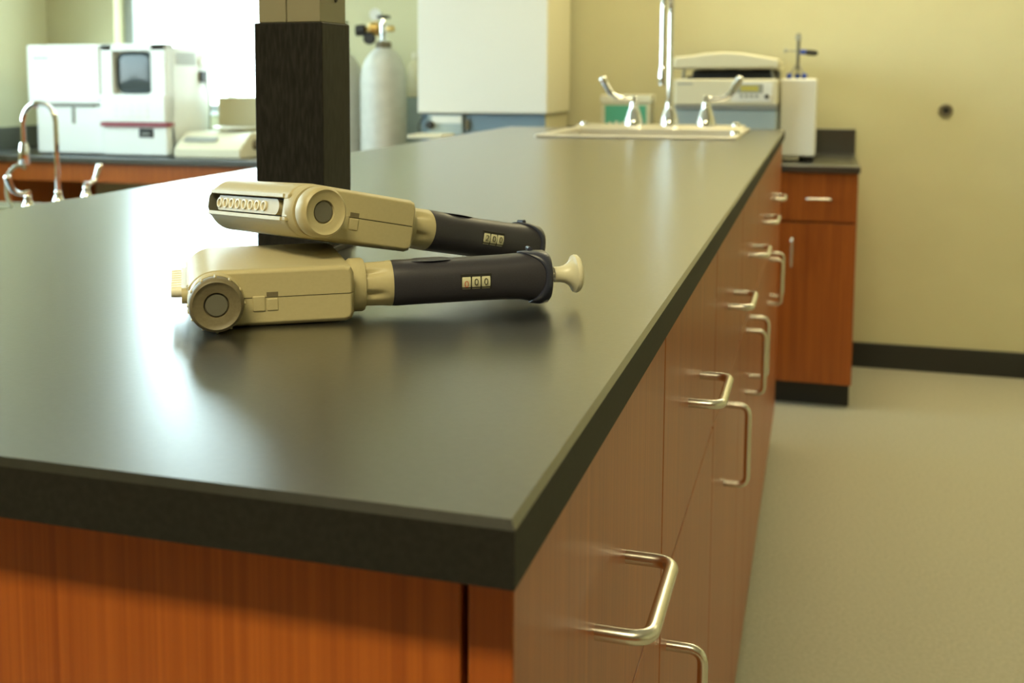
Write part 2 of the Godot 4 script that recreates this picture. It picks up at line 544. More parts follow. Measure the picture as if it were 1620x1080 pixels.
func build_island() -> void:
	var x0 := -0.908
	var x1 := -0.097
	var z1 := -0.386
	var z0 := -3.52
	# ---- worktop with the cut-out for the sink
	var t := thing("island_worktop", "long black epoxy worktop of the island with chamfered edges", "worktop", Vector3(0, TOP - 0.0254, 0))
	var st := mesh()
	var th := 0.0254
	var c := 0.0017
	var cv := 0.0036
	var hx0 := -0.665
	var hx1 := -0.21
	var hz0 := -3.36
	var hz1 := -2.93
	var U := Vector3.UP
	for y in [th, 0.0]:
		var i: float = c if y > 0.0 else 0.0
		var n := U if y > 0.0 else -U
		var a := Vector3(x0 + i, y, z0 + i)
		var b := Vector3(x1 - i, y, z1 - i)
		flat(st, Vector3(a.x, y, hz1), Vector3(b.x, y, hz1), Vector3(b.x, y, b.z), Vector3(a.x, y, b.z), n)
		flat(st, Vector3(a.x, y, a.z), Vector3(b.x, y, a.z), Vector3(b.x, y, hz0), Vector3(a.x, y, hz0), n)
		flat(st, Vector3(a.x, y, hz0), Vector3(hx0, y, hz0), Vector3(hx0, y, hz1), Vector3(a.x, y, hz1), n)
		flat(st, Vector3(hx1, y, hz0), Vector3(b.x, y, hz0), Vector3(b.x, y, hz1), Vector3(hx1, y, hz1), n)
	flat(st, Vector3(hx0, 0, hz0), Vector3(hx0, th, hz0), Vector3(hx0, th, hz1), Vector3(hx0, 0, hz1), Vector3.RIGHT)
	flat(st, Vector3(hx1, 0, hz0), Vector3(hx1, th, hz0), Vector3(hx1, th, hz1), Vector3(hx1, 0, hz1), Vector3.LEFT)
	flat(st, Vector3(hx0, 0, hz0), Vector3(hx0, th, hz0), Vector3(hx1, th, hz0), Vector3(hx1, 0, hz0), Vector3.BACK)
	flat(st, Vector3(hx0, 0, hz1), Vector3(hx0, th, hz1), Vector3(hx1, th, hz1), Vector3(hx1, 0, hz1), Vector3.FORWARD)
	var ed := mesh()
	var ring := [[x0, z0], [x1, z0], [x1, z1], [x0, z1]]
	var ns := [Vector3.FORWARD, Vector3.RIGHT, Vector3.BACK, Vector3.LEFT]
	var ins := [[x0 + c, z0 + c], [x1 - c, z0 + c], [x1 - c, z1 - c], [x0 + c, z1 - c]]
	for k in 4:
		var p: Array = ring[k]
		var q: Array = ring[(k + 1) % 4]
		var pi: Array = ins[k]
		var qi: Array = ins[(k + 1) % 4]
		var n: Vector3 = ns[k]
		flat(ed, Vector3(p[0], 0, p[1]), Vector3(q[0], 0, q[1]), Vector3(q[0], th - cv, q[1]), Vector3(p[0], th - cv, p[1]), n)
		var m := (n * cv + U * c).normalized()
		flat(st, Vector3(p[0], th - cv, p[1]), Vector3(q[0], th - cv, q[1]), Vector3(qi[0], th, qi[1]), Vector3(pi[0], th, pi[1]), m)
	part(t, "slab", st, M.epoxy)
	part(t, "edge", ed, M.epoxy_edge, Vector3.ZERO, "matt sawn edge")
	# ---- end panel towards the camera
	var pz := -0.409
	t = thing("cabinet_end_panel", "cherry veneer panel closing the near end of the island", "panel", Vector3(0, 0, pz))
	part(t, "panel", box(Vector3(-0.888, 0.1, -0.019), Vector3(-0.1238, TOP - 0.0254, 0.0), 0.001), M.wood0)
	part(t, "filler", box(Vector3(-0.1275, 0.1, -0.0192), Vector3(-0.1214, TOP - 0.0254, -0.012), 0.0005), M.wood1)
	part(t, "plinth", box(Vector3(-0.85, 0.0, -0.019), Vector3(-0.17, 0.0998, -0.012), 0.001), M.dark)
	# ---- base cabinets: [z near, z far, doors as [near, far, handle z, handle top y]]
	var zs := [-0.4290, -0.859, -1.311, -1.762, -2.213, -2.664, -3.115, -3.495]
	var dy := 0.6815
	var hz := [[s5(0, -0.603).y], [s5(0, -1.035).y], [-1.545], [-1.99], [-2.44], [-2.89], []]
	var doors := [[], [[-0.905, 0.620]], [[-1.49, 0.657]], [[-1.93, 0.66], [-2.04, 0.66]], [], [[-2.77, 0.65], [-2.87, 0.65]], []]
	var names := ["drawer cabinet nearest the camera on the right side of the island", "second island cabinet from the near end, door handle by its near edge", "third island cabinet from the near end, with a single lower door", "fourth island cabinet from the near end, with a pair of narrow doors", "fifth island cabinet from the near end", "sixth island cabinet from the near end, under the front of the sink", "last island cabinet at the far end, with a blank front under the faucet"]
	for k in 7:
		var za: float = zs[k]
		var zb: float = zs[k + 1]
		var w: Material = M["wood%d" % (k % 3)]
		t = thing("base_cabinet", "cherry veneer " + names[k], "cabinet", Vector3(-0.103, 0, za), "island base cabinets")
		var d := zb - za
		var top_y := TOP - 0.0256
		if k == 6 or k == 5:
			top_y = TOP - 0.2
		part(t, "body", box(Vector3(-0.785, 0.1, d + 0.0004), Vector3(-0.021, top_y, -0.0004), 0.001), w)
		part(t, "plinth", box(Vector3(-0.74, 0.0, d + 0.0004), Vector3(-0.07, 0.1, -0.0004), 0.001), M.dark)
		var gap := 0.0021
		var near := -gap if k > 0 else 0.0200
		if hz[k].size():
			var dr := part(t, "drawer_front", box(Vector3(-0.018, dy + gap, d + gap), Vector3(0.0, TOP - 0.0262, near), 0.0012), w)
			pull(dr, Vector3(0, s5(0.795, 0).x, hz[k][0] - za), Vector3.BACK, Vector3.RIGHT, M.steel)
		else:
			part(t, "false_front", box(Vector3(-0.018, dy + gap, d + gap), Vector3(0.0, TOP - 0.0262, near), 0.0012), w)
		if doors[k].size() == 2:
			var mid := d * 0.5
			if k == 3:
				mid = -1.985 - za
			elif k == 5:
				mid = -2.82 - za
			var ends := [[near, mid + gap], [mid - gap, d + gap]]
			for j in 2:
				var o := part(t, "door", box(Vector3(-0.018, 0.105, ends[j][1]), Vector3(0.0, dy - gap, ends[j][0]), 0.0012), w)
				pull(o, Vector3(0, doors[k][j][1] - 0.0508, doors[k][j][0] - za), Vector3.UP, Vector3.RIGHT, M.steel)
		elif doors[k].size() == 1:
			var o := part(t, "door", box(Vector3(-0.018, 0.105, d + gap), Vector3(0.0, dy - gap, near), 0.0012), w)
			pull(o, Vector3(0, doors[k][0][1] - 0.0508, doors[k][0][0] - za), Vector3.UP, Vector3.RIGHT, M.steel)
		elif k == 0:
			var o := part(t, "door", box(Vector3(-0.018, 0.105, d + gap), Vector3(0.0, dy - gap, near), 0.0012), w)
		else:
			var o := part(t, "door", box(Vector3(-0.018, 0.105, d + gap), Vector3(0.0, dy - gap, near), 0.0012), w)
	# ---- service post
	t = thing("service_post", "square service post with dark lower sleeve rising from the island worktop", "post", Vector3(-0.4383, TOP, -0.963))
	var px := 0.0324
	var ph := 0.2015
	part(t, "base_plate", box(Vector3(-px - 0.003, 0.0, -0.034), Vector3(px + 0.003, 0.005, 0.034), 0.001), M.dark)
	part(t, "sleeve", box(Vector3(-px, 0.005, -0.0305), Vector3(px, ph, 0.0322), 0.0012), M.post_cover)
	var sx := 0.0293
	part(t, "raceway_cover", box(Vector3(-sx, ph, -0.0285), Vector3(-0.0028, 1.835, 0.0292), 0.001), M.post)
	part(t, "raceway_cover", box(Vector3(-0.0022, ph, -0.0285), Vector3(sx, 1.835, 0.0292), 0.001), M.post)
	part(t, "raceway_core", box(Vector3(-0.006, ph, -0.02), Vector3(0.006, 1.835, 0.027), 0.0005), M.post)
	part(t, "screw", lathe(mesh(), [Vector2(0.0028, 0.0), Vector2(0.0024, 0.0012), Vector2(0.0005, 0.0014)], 10, Vector3(sx, ph + 0.021, -0.005), Vector3.RIGHT), M.dark)
	# ---- sink
	t = thing("drop_in_sink", "stainless steel drop-in sink at the far end of the island", "sink", Vector3(0, TOP, 0))
	st = mesh()
	var sx0 := -0.685
	var sx1 := -0.19
	var sz0 := -3.465
	var sz1 := -2.905
	rbox(st, Vector3(sx0, 0.0, sz1 - 0.03), Vector3(sx1, 0.007, sz1), 0.003)
	rbox(st, Vector3(sx0, 0.0, sz0), Vector3(sx0 + 0.025, 0.007, sz1 - 0.02), 0.003)
	rbox(st, Vector3(sx1 - 0.025, 0.0, sz0), Vector3(sx1, 0.007, sz1 - 0.02), 0.003)
	part(t, "rim", st, M.sink)
	var ledge := part(t, "faucet_ledge", extrude(mesh(), [Vector2(0, 0.0), Vector2(0, 0.004), Vector2(0.022, 0.013), Vector2(0.030, 0.014), Vector2(0.108, 0.014), Vector2(0.112, 0.011), Vector2(0.112, 0.0)], sx0 + 0.012, sx1 - 0.012, 0.002), M.sink)
	ledge.rotation.y = PI / 2.0
	ledge.position = Vector3(0, 0, -3.352)
	st = mesh()
	var b0 := Vector3(sx0 + 0.024, -0.17, hz0 + 0.004)
	var b1 := Vector3(sx1 - 0.024, 0.001, hz1 - 0.004)
	rbox(st, Vector3(b0.x, b0.y, b0.z), Vector3(b1.x, b0.y + 0.003, b1.z), 0.001)
	rbox(st, Vector3(b0.x, b0.y, b0.z), Vector3(b0.x + 0.003, b1.y, b1.z), 0.001)
	rbox(st, Vector3(b1.x - 0.003, b0.y, b0.z), Vector3(b1.x, b1.y, b1.z), 0.001)
	rbox(st, Vector3(b0.x, b0.y, b0.z), Vector3(b1.x, b1.y, b0.z + 0.003), 0.001)
	rbox(st, Vector3(b0.x, b0.y, b1.z - 0.003), Vector3(b1.x, b1.y, b1.z), 0.001)
	part(t, "bowl", st, M.sink)
	for k in [[-0.652, -3.40, 0.0138], [-0.225, -3.40, 0.0138], [-0.203, -3.06, 0.0068]]:
		part(t, "hole_cover", lathe(mesh(), [Vector2(0.013, 0.0), Vector2(0.013, 0.004), Vector2(0.010, 0.009), Vector2(0.003, 0.011)], 18, Vector3(k[0], k[2], k[1])), M.chrome)
	faucet("chrome gooseneck faucet with two wrist blade handles on the island sink", Vector3(-0.409, TOP + 0.0141, -3.405), 0.0, 0.1015, 0.40, 0.085, 0.17, 1.0)

# chrome faucet: valves at +-half along its own x, spout towards its own +z
func faucet(label: String, p: Vector3, turn: float, half: float, height: float, arch: float, drop: float, k: float) -> Node3D:
	var t := thing("faucet", label, "faucet", p)
	t.rotation.y = turn
	var bell := [Vector2(0.027, 0.0), Vector2(0.0265, 0.006), Vector2(0.024, 0.016), Vector2(0.0185, 0.034), Vector2(0.0135, 0.048), Vector2(0.012, 0.056), Vector2(0.0125, 0.062), Vector2(0.010, 0.067)]
	var pr := []
	for b in bell:
		pr.append(b * k)
	part(t, "spout_base", lathe(mesh(), pr, 24), M.chrome)
	var path := [Vector3(0, 0.06 * k, 0), Vector3(0, (height - arch) * 0.5, 0), Vector3(0, height - arch, 0)]
	for i in range(1, 13):
		var a := PI * i / 12.0
		path.append(Vector3(0, height - arch + sin(a) * arch, arch - cos(a) * arch))
	path.append(Vector3(0, height - arch - drop * 0.8, 2 * arch))
	path.append(Vector3(0, height - arch - drop, 2 * arch))
	part(t, "gooseneck", tube(mesh(), path, 0.0085 * k, 16), M.chrome)
	part(t, "outlet", lathe(mesh(), [Vector2(0.0085, 0.05), Vector2(0.0115, 0.035), Vector2(0.0125, 0.006), Vector2(0.011, 0.0), Vector2(0.006, 0.001)], 16, Vector3(0, height - arch - drop - 0.03 * k, 2 * arch)), M.chrome)
	for s in [-1.0, 1.0]:
		var o := part(t, "valve", lathe(mesh(), pr, 24, Vector3(s * half, 0, 0)), M.chrome)
		var st := mesh()
		tube(st, [Vector3(s * half, 0.06 * k, 0), Vector3(s * half, 0.082 * k, 0)], 0.0085 * k, 14)
		part(o, "stem", st, M.chrome)
		var lp := spline([Vector3(s * (half - 0.008 * k), 0.076 * k, 0), Vector3(s * (half + 0.03 * k), 0.074 * k, 0.002), Vector3(s * (half + 0.06 * k), 0.085 * k, 0.004), Vector3(s * (half + 0.08 * k), 0.112 * k, 0.004), Vector3(s * (half + 0.093 * k), 0.138 * k, 0.003)], 5)
		var rr := []
		for i in lp.size():
			rr.append((0.0075 + 0.0045 * pow(float(i) / (lp.size() - 1), 2.0)) * k)
		rr[-1] = 0.005 * k
		part(o, "lever", tube(mesh(), lp, rr, 12), M.chrome)
	return t

# ==================================================================== pipettes
func pose(o: Node3D, p: Vector3, yaw: float, pitch: float, roll: float, s: float) -> void:
	var u := Vector3(cos(yaw), 0, -sin(yaw))
	var w := Vector3(sin(yaw), 0, cos(yaw))
	var v := Vector3.UP
	var u2 := u * cos(pitch) + v * sin(pitch)
	var v2 := -u * sin(pitch) + v * cos(pitch)
	var v3 := v2 * cos(roll) + w * sin(roll)
	var w3 := -v2 * sin(roll) + w * cos(roll)
	o.transform = Transform3D(Basis(u2 * s, v3 * s, w3 * s), p)

func pipette(label: String, lower: bool) -> Node3D:
	# x runs towards the handle, y is up, z points at the dial; the dial's axis is x = 0, y = 0
	var t := thing("multichannel_pipette", label, "pipette", Vector3.ZERO, "pipettes on the island")
	var T := 0.018
	var HL := 0.0864
	var W := 0.0288       # dial side of the head
	var B := 0.0765 if lower else 0.0842       # far side
	var g := 0.0003
	var nose := -0.0165
	var slot := 0.0062
	# half of the head's outline (upper half); the nose has an open slot
	var half := [Vector2(HL, g), Vector2(HL, T - 0.0055), Vector2(HL - 0.0016, T - 0.0016), Vector2(HL - 0.0055, T)]
	half.append(Vector2(0.008, T))
	for k in range(0, 7):
		var a := PI * 0.5 + k / 6.0 * 1.02
		half.append(Vector2(0.001 + cos(a) * 0.0205, T - 0.0205 + sin(a) * 0.0205))
	half.append(Vector2(nose, 0.0080))
	half.append(Vector2(nose, slot))
	half.append(Vector2(-0.006, slot))
	half.append(Vector2(-0.006, g))
	var low := []
	for p in half:
		low.append(Vector2(p.x, -p.y))
	part(t, "upper_shell", extrude(mesh(), half, -B, W, 0.0032, 0.0005), M.shell)
	part(t, "lower_shell", extrude(mesh(), low, -B, W, 0.0032, 0.0005), M.shell)
	part(t, "inner_frame", box(Vector3(-0.005, -0.012, -B + 0.004), Vector3(HL - 0.002, 0.012, W - 0.0012), 0.001), M.dark)
	# nose: pale face strips, end blocks, dark end plate
	for s in [-1.0, 1.0]:
		part(t, "nose_strip", box(Vector3(nose - 0.0008, minf(s * slot, s * 0.0090), -B + 0.001), Vector3(nose + 0.002, maxf(s * slot, s * 0.0090), 0.0215), 0.0004), M.shell_pale)
	part(t, "nose_end_block", box(Vector3(nose, -slot, 0.0215), Vector3(-0.007, slot, W - 0.0005), 0.0006), M.shell_pale)
	part(t, "nose_end_plate", extrude(mesh(), [Vector2(0.0, T - 0.003), Vector2(-0.008, T - 0.004), Vector2(-0.0145, 0.009), Vector2(-0.0172, 0.004), Vector2(-0.0172, -0.004), Vector2(-0.0145, -0.009), Vector2(-0.008, -T + 0.004), Vector2(0.0, -T + 0.003)], -B - 0.0014, -B - 0.0001, 0.0003), M.cap)
	part(t, "slot_back", box(Vector3(-0.0068, -slot, -B + 0.001), Vector3(-0.0062, slot, W - 0.006), 0.0002), M.dark)
	# nozzle carriage with eight nozzles at nine millimetre pitch scaled to the head
	var out := nose - (0.0105 if lower else -0.001)
	var pitch := 0.0093
	var z0 := -0.0720
	var st := mesh()
	var rings := []
	for xx in [-0.0075, out + 0.007, out + (0.0065 if lower else 0.0010)]:
		var ring := []
		var rr := 0.0052 if xx == -0.0075 or not lower else 0.0050
		for k in 12:
			var a := PI * 0.5 - PI * k / 11.0
			ring.append(Vector3(xx, sin(a) * rr, z0 + 7.0 * pitch + 0.0155 + cos(a) * rr * 0.9))
		for k in 12:
			var a := -PI * 0.5 - PI * k / 11.0
			ring.append(Vector3(xx, sin(a) * rr, z0 - 0.001 + cos(a) * 0.002))
		rings.append(ring)
	var car := part(t, "nozzle_carriage", skin(st, rings), M.shell)
	for k in 8:
		var n := mesh()
		lathe(n, [Vector2(0.0037, 0.0), Vector2(0.0037, -0.008), Vector2(0.0035, -0.011), Vector2(0.0027, -0.0111), Vector2(0.0024, -0.007)], 14, Vector3(out + 0.011, 0.0, z0 + k * pitch), Vector3.RIGHT, true, true)
		part(car, "nozzle", n, M.nozzle)
		part(car, "bore", lathe(mesh(), [Vector2(0.0024, -0.0074), Vector2(0.0024, -0.0069)], 12, Vector3(out + 0.011, 0.0, z0 + k * pitch), Vector3.RIGHT), M.dark)
	# dial on the end of the head
	var R := 0.0167
	var zf := 0.0487
	part(t, "dial_boss", lathe(mesh(), [Vector2(0.0172, W - 0.003), Vector2(0.0172, W + 0.004), Vector2(0.0165, W + 0.006), Vector2(0.012, W + 0.0062)], 32, Vector3.ZERO, Vector3.BACK), M.shell)
	var d := mesh()
	lathe(d, [Vector2(0.0140, W + 0.0062), Vector2(R - 0.0006, W + 0.0085), Vector2(R, W + 0.010), Vector2(R, zf - 0.0035), Vector2(R - 0.0008, zf - 0.001), Vector2(R - 0.0022, zf), Vector2(R - 0.0036, zf - 0.0010), Vector2(R - 0.005, zf - 0.0014), Vector2(0.0078, zf - 0.0022), Vector2(0.0074, zf - 0.0045)], 48, Vector3.ZERO, Vector3.BACK)
	var dial := part(t, "dial", d, M.dial if lower else M.shell, Vector3.ZERO, "brown-grey dial with notched rim" if lower else "")
	part(dial, "dial_cap", lathe(mesh(), [Vector2(0.0069, zf - 0.0048), Vector2(0.0069, zf - 0.0034), Vector2(0.0065, zf - 0.0030), Vector2(0.0004, zf - 0.0031)], 24, Vector3.ZERO, Vector3.BACK), M.cap)
	for k in (12 if lower else 0):
		var a := TAU * k / 12.0
		var o := Vector3(cos(a) * (R + 0.0001), sin(a) * (R + 0.0001), 0)
		part(dial, "notch", lathe(mesh(), [Vector2(0.0006, W + 0.0090), Vector2(0.0009, W + 0.0098), Vector2(0.0009, zf - 0.0046), Vector2(0.0005, zf - 0.0038)], 6, o, Vector3.BACK), M.shell)
	# latch beside the dial
	part(t, "latch", box(Vector3(0.0225, -0.0085, W - 0.001), Vector3(0.0305, 0.0012, W + 0.0009), 0.0008), M.shell)
	part(t, "latch_hook", box(Vector3(0.0312, -0.0085, W - 0.001), Vector3(0.0385, -0.0006, W + 0.0006), 0.0008), M.shell)
	part(t, "latch_recess", box(Vector3(0.0312, 0.0004, W - 0.001), Vector3(0.0385, 0.0034, W + 0.0001), 0.0002), M.dial)
	# collars
	part(t, "collar", lathe(mesh(), [Vector2(0.0160, HL - 0.001), Vector2(0.0175, HL + 0.0008), Vector2(0.0175, HL + 0.0085), Vector2(0.0168, HL + 0.0098), Vector2(0.012, HL + 0.0099)], 32, Vector3.ZERO, Vector3.RIGHT), M.shell)
	rings = []
	for i in 9:
		var f := i / 8.0
		var ring := []
		for j in 72:
			var a := TAU * j / 72.0
			var scallop := pow(maxf(0.0, cos(a * 6.0 + 1.2)), 2.0) * 0.0030 * clampf(1.2 - f * 1.35, 0.0, 1.0)
			var r := 0.0146 + 0.0004 * f - scallop
			ring.append(Vector3(HL + 0.0099 + f * (0.1145 - HL - 0.0099), cos(a) * r, sin(a) * r))
		rings.append(ring)
	part(t, "fluted_sleeve", skin(mesh(), rings), M.shell)
	# handle
	var secs := [[0.1145, 0.0146, 0.0146], [0.1162, 0.0151, 0.0150], [0.128, 0.0150, 0.0149], [0.142, 0.0147, 0.0148], [0.155, 0.0147, 0.0147], [0.172, 0.0149, 0.0146], [0.190, 0.0152, 0.0148], [0.202, 0.0157, 0.0153], [0.209, 0.0163, 0.0167], [0.215, 0.0163, 0.0186], [0.2175, 0.0160, 0.0186], [0.2190, 0.0150, 0.0176], [0.2200, 0.0138, 0.0160]]
	rings = []
	for q in secs:
		var ring := []
		for j in 40:
			var a := TAU * j / 40.0
			var ex := 0.86
			var cy := signf(cos(a)) * pow(absf(cos(a)), ex)
			var cz := signf(sin(a)) * pow(absf(sin(a)), ex)
			ring.append(Vector3(q[0], cy * (q[1] if cy > 0.0 else q[2]), cz * 0.0148))
		rings.append(ring)
	var hd := part(t, "handle", skin(mesh(), rings), M.handle, Vector3.ZERO, "dark navy rubbery handle")
	# thumb rest on the top of the handle
	st = mesh()
	rings = []
	for i in 9:
		var f := i / 8.0
		var ring := []
		for j in 16:
			var a := TAU * j / 16.0
			ring.append(Vector3(0.124 + f * 0.034, 0.0149 + cos(a) * 0.0007 * sin(PI * f) - 0.0004, sin(a) * (0.0005 + 0.008 * sqrt(maxf(0.0, sin(PI * f))))))
		rings.append(ring)
	part(hd, "thumb_rest", skin(st, rings), M.handle_end)
	# end cap with a wavy lip
	rings = []
	for q in [[0.0, 1.035], [0.0, 1.075], [0.006, 1.085], [0.5, 1.07], [0.86, 1.04], [1.0, 0.93]]:
		var ring := []
		for j in 40:
			var a := TAU * j / 40.0
			var start := 0.2115 - 0.0062 * cos(a * 2.0 + 0.5) - 0.003 * cos(a)
			var xx: float = start + (0.2222 - start) * q[0]
			var cy := signf(cos(a)) * pow(absf(cos(a)), 0.86)
			var cz := signf(sin(a)) * pow(absf(sin(a)), 0.86)
			var f := clampf((xx - 0.202) / 0.012, 0.0, 1.0)
			var ru: float = lerpf(0.0155, 0.0163, f) * q[1]
			var rd: float = lerpf(0.0151, 0.0178, f) * q[1]
			ring.append(Vector3(xx, cy * (ru if cy > 0.0 else rd), cz * 0.0146 * q[1]))
		rings.append(ring)
	part(t, "end_cap", skin(mesh(), rings), M.handle_end)
	part(t, "finger_rest", lathe(mesh(), [Vector2(0.0002, -0.004), Vector2(0.0016, -0.0034), Vector2(0.0018, 0.0034), Vector2(0.0002, 0.004)], 10, Vector3(0.2105, 0.0178, -0.004), Vector3.BACK), M.handle_end)
	# volume counter in the side of the handle
	var cx := 0.1690
	var ca := Vector3(cx, 0.0012, 0.0)
	var cn := part(t, "volume_counter", box(ca + Vector3(-0.0104, -0.0048, 0.0128), ca + Vector3(0.0104, 0.0048, 0.0151), 0.0004), M.dark, Vector3.ZERO, "three-digit volume counter")
	var digits := "000" if lower else "200"
	for k in 3:
		var dx := cx - 0.0066 + k * 0.0066
		var dr := part(cn, "digit_drum", lathe(mesh(), [Vector2(0.005, -0.0030), Vector2(0.0086, -0.0029), Vector2(0.0089, -0.0027), Vector2(0.0089, 0.0027), Vector2(0.0086, 0.0029), Vector2(0.005, 0.0030)], 40, Vector3(dx, 0.0006, 0.0069), Vector3.RIGHT), M.digit_drum)
		var tm := TextMesh.new()
		tm.text = digits[k]
		var fnt := SystemFont.new()
		fnt.font_names = PackedStringArray(["Droid Sans"])
		tm.font = fnt
		tm.font_size = 16
		tm.pixel_size = 0.00035
		tm.depth = 0.0003
		var mi := MeshInstance3D.new()
		mi.name = "digit"
		mi.mesh = tm
		mi.material_override = M.red_ink if (lower and k == 0) else M.ink
		mi.position = Vector3(dx, (-0.0012 if (lower and k == 0) else 0.0) + 0.0004, 0.01582)
		cn.add_child(mi, true)
	if lower:
		# plunger
		part(t, "plunger_rod", lathe(mesh(), [Vector2(0.0021, 0.2180), Vector2(0.0021, 0.2310)], 12, Vector3.ZERO, Vector3.RIGHT), M.steel)
		var bp := []
		for q in [[0.0030, 0.0], [0.0050, 0.0], [0.0052, 0.0008], [0.0054, 0.0053], [0.0061, 0.0088], [0.0077, 0.0120], [0.0098, 0.0144], [0.0116, 0.0155], [0.0126, 0.0160], [0.0130, 0.0174], [0.0128, 0.0190], [0.0116, 0.0204], [0.006, 0.0214], [0.0005, 0.0216]]:
			bp.append(Vector2(q[0], 0.2268 + q[1] * 0.86))
		part(t, "plunger_button", lathe(mesh(), bp, 36, Vector3.ZERO, Vector3.RIGHT), M.button, Vector3.ZERO, "cream trumpet-shaped plunger button")
	return t

func build_pipettes() -> void:
	var a := pipette("cream pipette in front, with brown dial and plunger button drawn out", true)
	pose(a, Vector3(-0.3639, 0.9321, -0.658), 0.5299, 0.013, 0.0, 1.0)
	var b := pipette("cream pipette lying behind, its nozzle row facing left, without plunger button", false)
	pose(b, Vector3(-0.337, 0.9803, -0.7125), 0.95, -0.2, -0.05, 1.0)

# ==================================================================== back wall, right
func build_back_right() -> void:
	var by := 0.785
	var xr := 0.121
	var xl := -1.47
	var t := thing("back_worktop", "black worktop with backsplash along the back wall, right of the gas cylinders", "worktop", Vector3(0, by - 0.0225, 0))
	part(t, "slab", box(Vector3(xl, 0, -4.538), Vector3(xr, 0.0225, -3.895), 0.003), M.epoxy)
	part(t, "backsplash", box(Vector3(xl, 0.0225, -4.538), Vector3(xr - 0.002, 0.112, -4.515), 0.002), M.epoxy)
	# base cabinets under it
	var xs := [0.117, -0.165, -0.6, -1.035, -1.465]
	var nm := ["cherry cabinet with drawer and door at the right end of the back bench", "cherry cabinet of the back bench, hidden behind the island, next to the end one", "cherry cabinet of the back bench behind the island faucet", "cherry cabinet of the back bench under the white hood"]
	for k in 4:
		var x1: float = xs[k]
		var x0: float = xs[k + 1]
		t = thing("base_cabinet", nm[k], "cabinet", Vector3(x0, 0, -3.92), "back bench cabinets")
		var w := x1 - x0
		part(t, "body", box(Vector3(0.0005, 0.078, -0.615), Vector3(w - 0.0005, by - 0.0226, -0.0205), 0.001), M.wood1)
		part(t, "plinth", box(Vector3(0.006, 0.0, -0.6), Vector3(w - 0.006, 0.0775, -0.047), 0.001), M.rubber)
		var dr := part(t, "drawer_front", box(Vector3(0.002, 0.606, -0.02), Vector3(w - 0.002, 0.760, 0.0), 0.0015), M.wood2)
		pull(dr, Vector3(0.0 - x0 if k == 0 else w * 0.5, 0.679, 0), Vector3.RIGHT, Vector3.BACK, M.steel, 0.075)
		var o := part(t, "door", box(Vector3(0.002, 0.08, -0.02), Vector3(w - 0.002, 0.600, 0.0), 0.0015), M.wood0)
		pull(o, Vector3(-0.077 - x0 if k == 0 else 0.06, 0.505, 0), Vector3.UP, Vector3.BACK, M.steel, 0.094)
	# centrifuge-like instrument with its lid raised
	t = thing("benchtop_centrifuge", "cream benchtop centrifuge with raised lid behind the island faucet", "centrifuge", Vector3(-0.30, by, -3.985))
	var hw := 0.165
	part(t, "lower_body", box(Vector3(-hw, 0.012, -0.45), Vector3(hw, 0.172, -0.01), 0.008), M.grey_blue)
	part(t, "front_band", box(Vector3(-hw, 0.172, -0.45), Vector3(hw, 0.186, -0.004), 0.004), M.grey)
	part(t, "front_panel", box(Vector3(-hw, 0.186, -0.06), Vector3(hw, 0.272, 0.0), 0.006), M.cream)
	part(t, "upper_body", box(Vector3(-hw, 0.186, -0.45), Vector3(hw, 0.268, -0.05), 0.008), M.cream)
	part(t, "rotor_bowl", lathe(mesh(), [Vector2(0.15, 0.268), Vector2(0.152, 0.276), Vector2(0.145, 0.282), Vector2(0.125, 0.283), Vector2(0.06, 0.296), Vector2(0.02, 0.305), Vector2(0.001, 0.306)], 36, Vector3(0.0, 0, -0.235)), M.dark)
	var lid := [Vector2(-0.17, 0.305), Vector2(0.165, 0.305), Vector2(0.17, 0.315), Vector2(0.165, 0.336), Vector2(0.12, 0.345), Vector2(0.05, 0.357), Vector2(-0.01, 0.361), Vector2(-0.07, 0.357), Vector2(-0.11, 0.350), Vector2(-0.165, 0.346), Vector2(-0.172, 0.335), Vector2(-0.172, 0.313)]
	part(t, "lid", extrude(mesh(), lid, -0.43, -0.004, 0.008), M.cream)
	part(t, "gasket", box(Vector3(-0.118, 0.266, -0.40), Vector3(0.160, 0.303, -0.09), 0.012), M.dark)
	part(t, "hinge", box(Vector3(-0.12, 0.262, -0.445), Vector3(-0.06, 0.31, -0.40), 0.003), M.dark)
	part(t, "hinge", box(Vector3(0.06, 0.262, -0.445), Vector3(0.12, 0.31, -0.40), 0.003), M.dark)
	for sx in [-1.0, 1.0]:
		part(t, "lid_strut", tube(mesh(), [Vector3(sx * 0.148, 0.266, -0.10), Vector3(sx * 0.140, 0.308, -0.06)], 0.005, 8), M.grey)
	var pn := part(t, "control_panel", box(Vector3(0.02, 0.198, -0.001), Vector3(0.148, 0.262, 0.0022), 0.001), M.white)
	part(pn, "display_bezel", box(Vector3(0.034, 0.226, 0.002), Vector3(0.118, 0.256, 0.0035), 0.001), M.grey)
	part(pn, "display", box(Vector3(0.048, 0.232, 0.003), Vector3(0.104, 0.250, 0.0042), 0.0005), M.lcd)
	for k in 4:
		part(pn, "button", box(Vector3(0.046 + k * 0.016, 0.212, 0.002), Vector3(0.056 + k * 0.016, 0.221, 0.005), 0.001), M.grey)
	part(pn, "knob", lathe(mesh(), [Vector2(0.007, 0.0), Vector2(0.0065, 0.008), Vector2(0.001, 0.009)], 16, Vector3(0.130, 0.215, 0.002), Vector3.BACK), M.dark)
	part(t, "nameplate", box(Vector3(-0.155, 0.254, -0.001), Vector3(-0.105, 0.259, 0.0006), 0.0003), M.grey)
	for sx in [-0.13, 0.13]:
		for zz in [-0.05, -0.4]:
			part(t, "foot", lathe(mesh(), [Vector2(0.014, 0.0), Vector2(0.012, 0.013)], 12, Vector3(sx, 0, zz)), M.rubber)
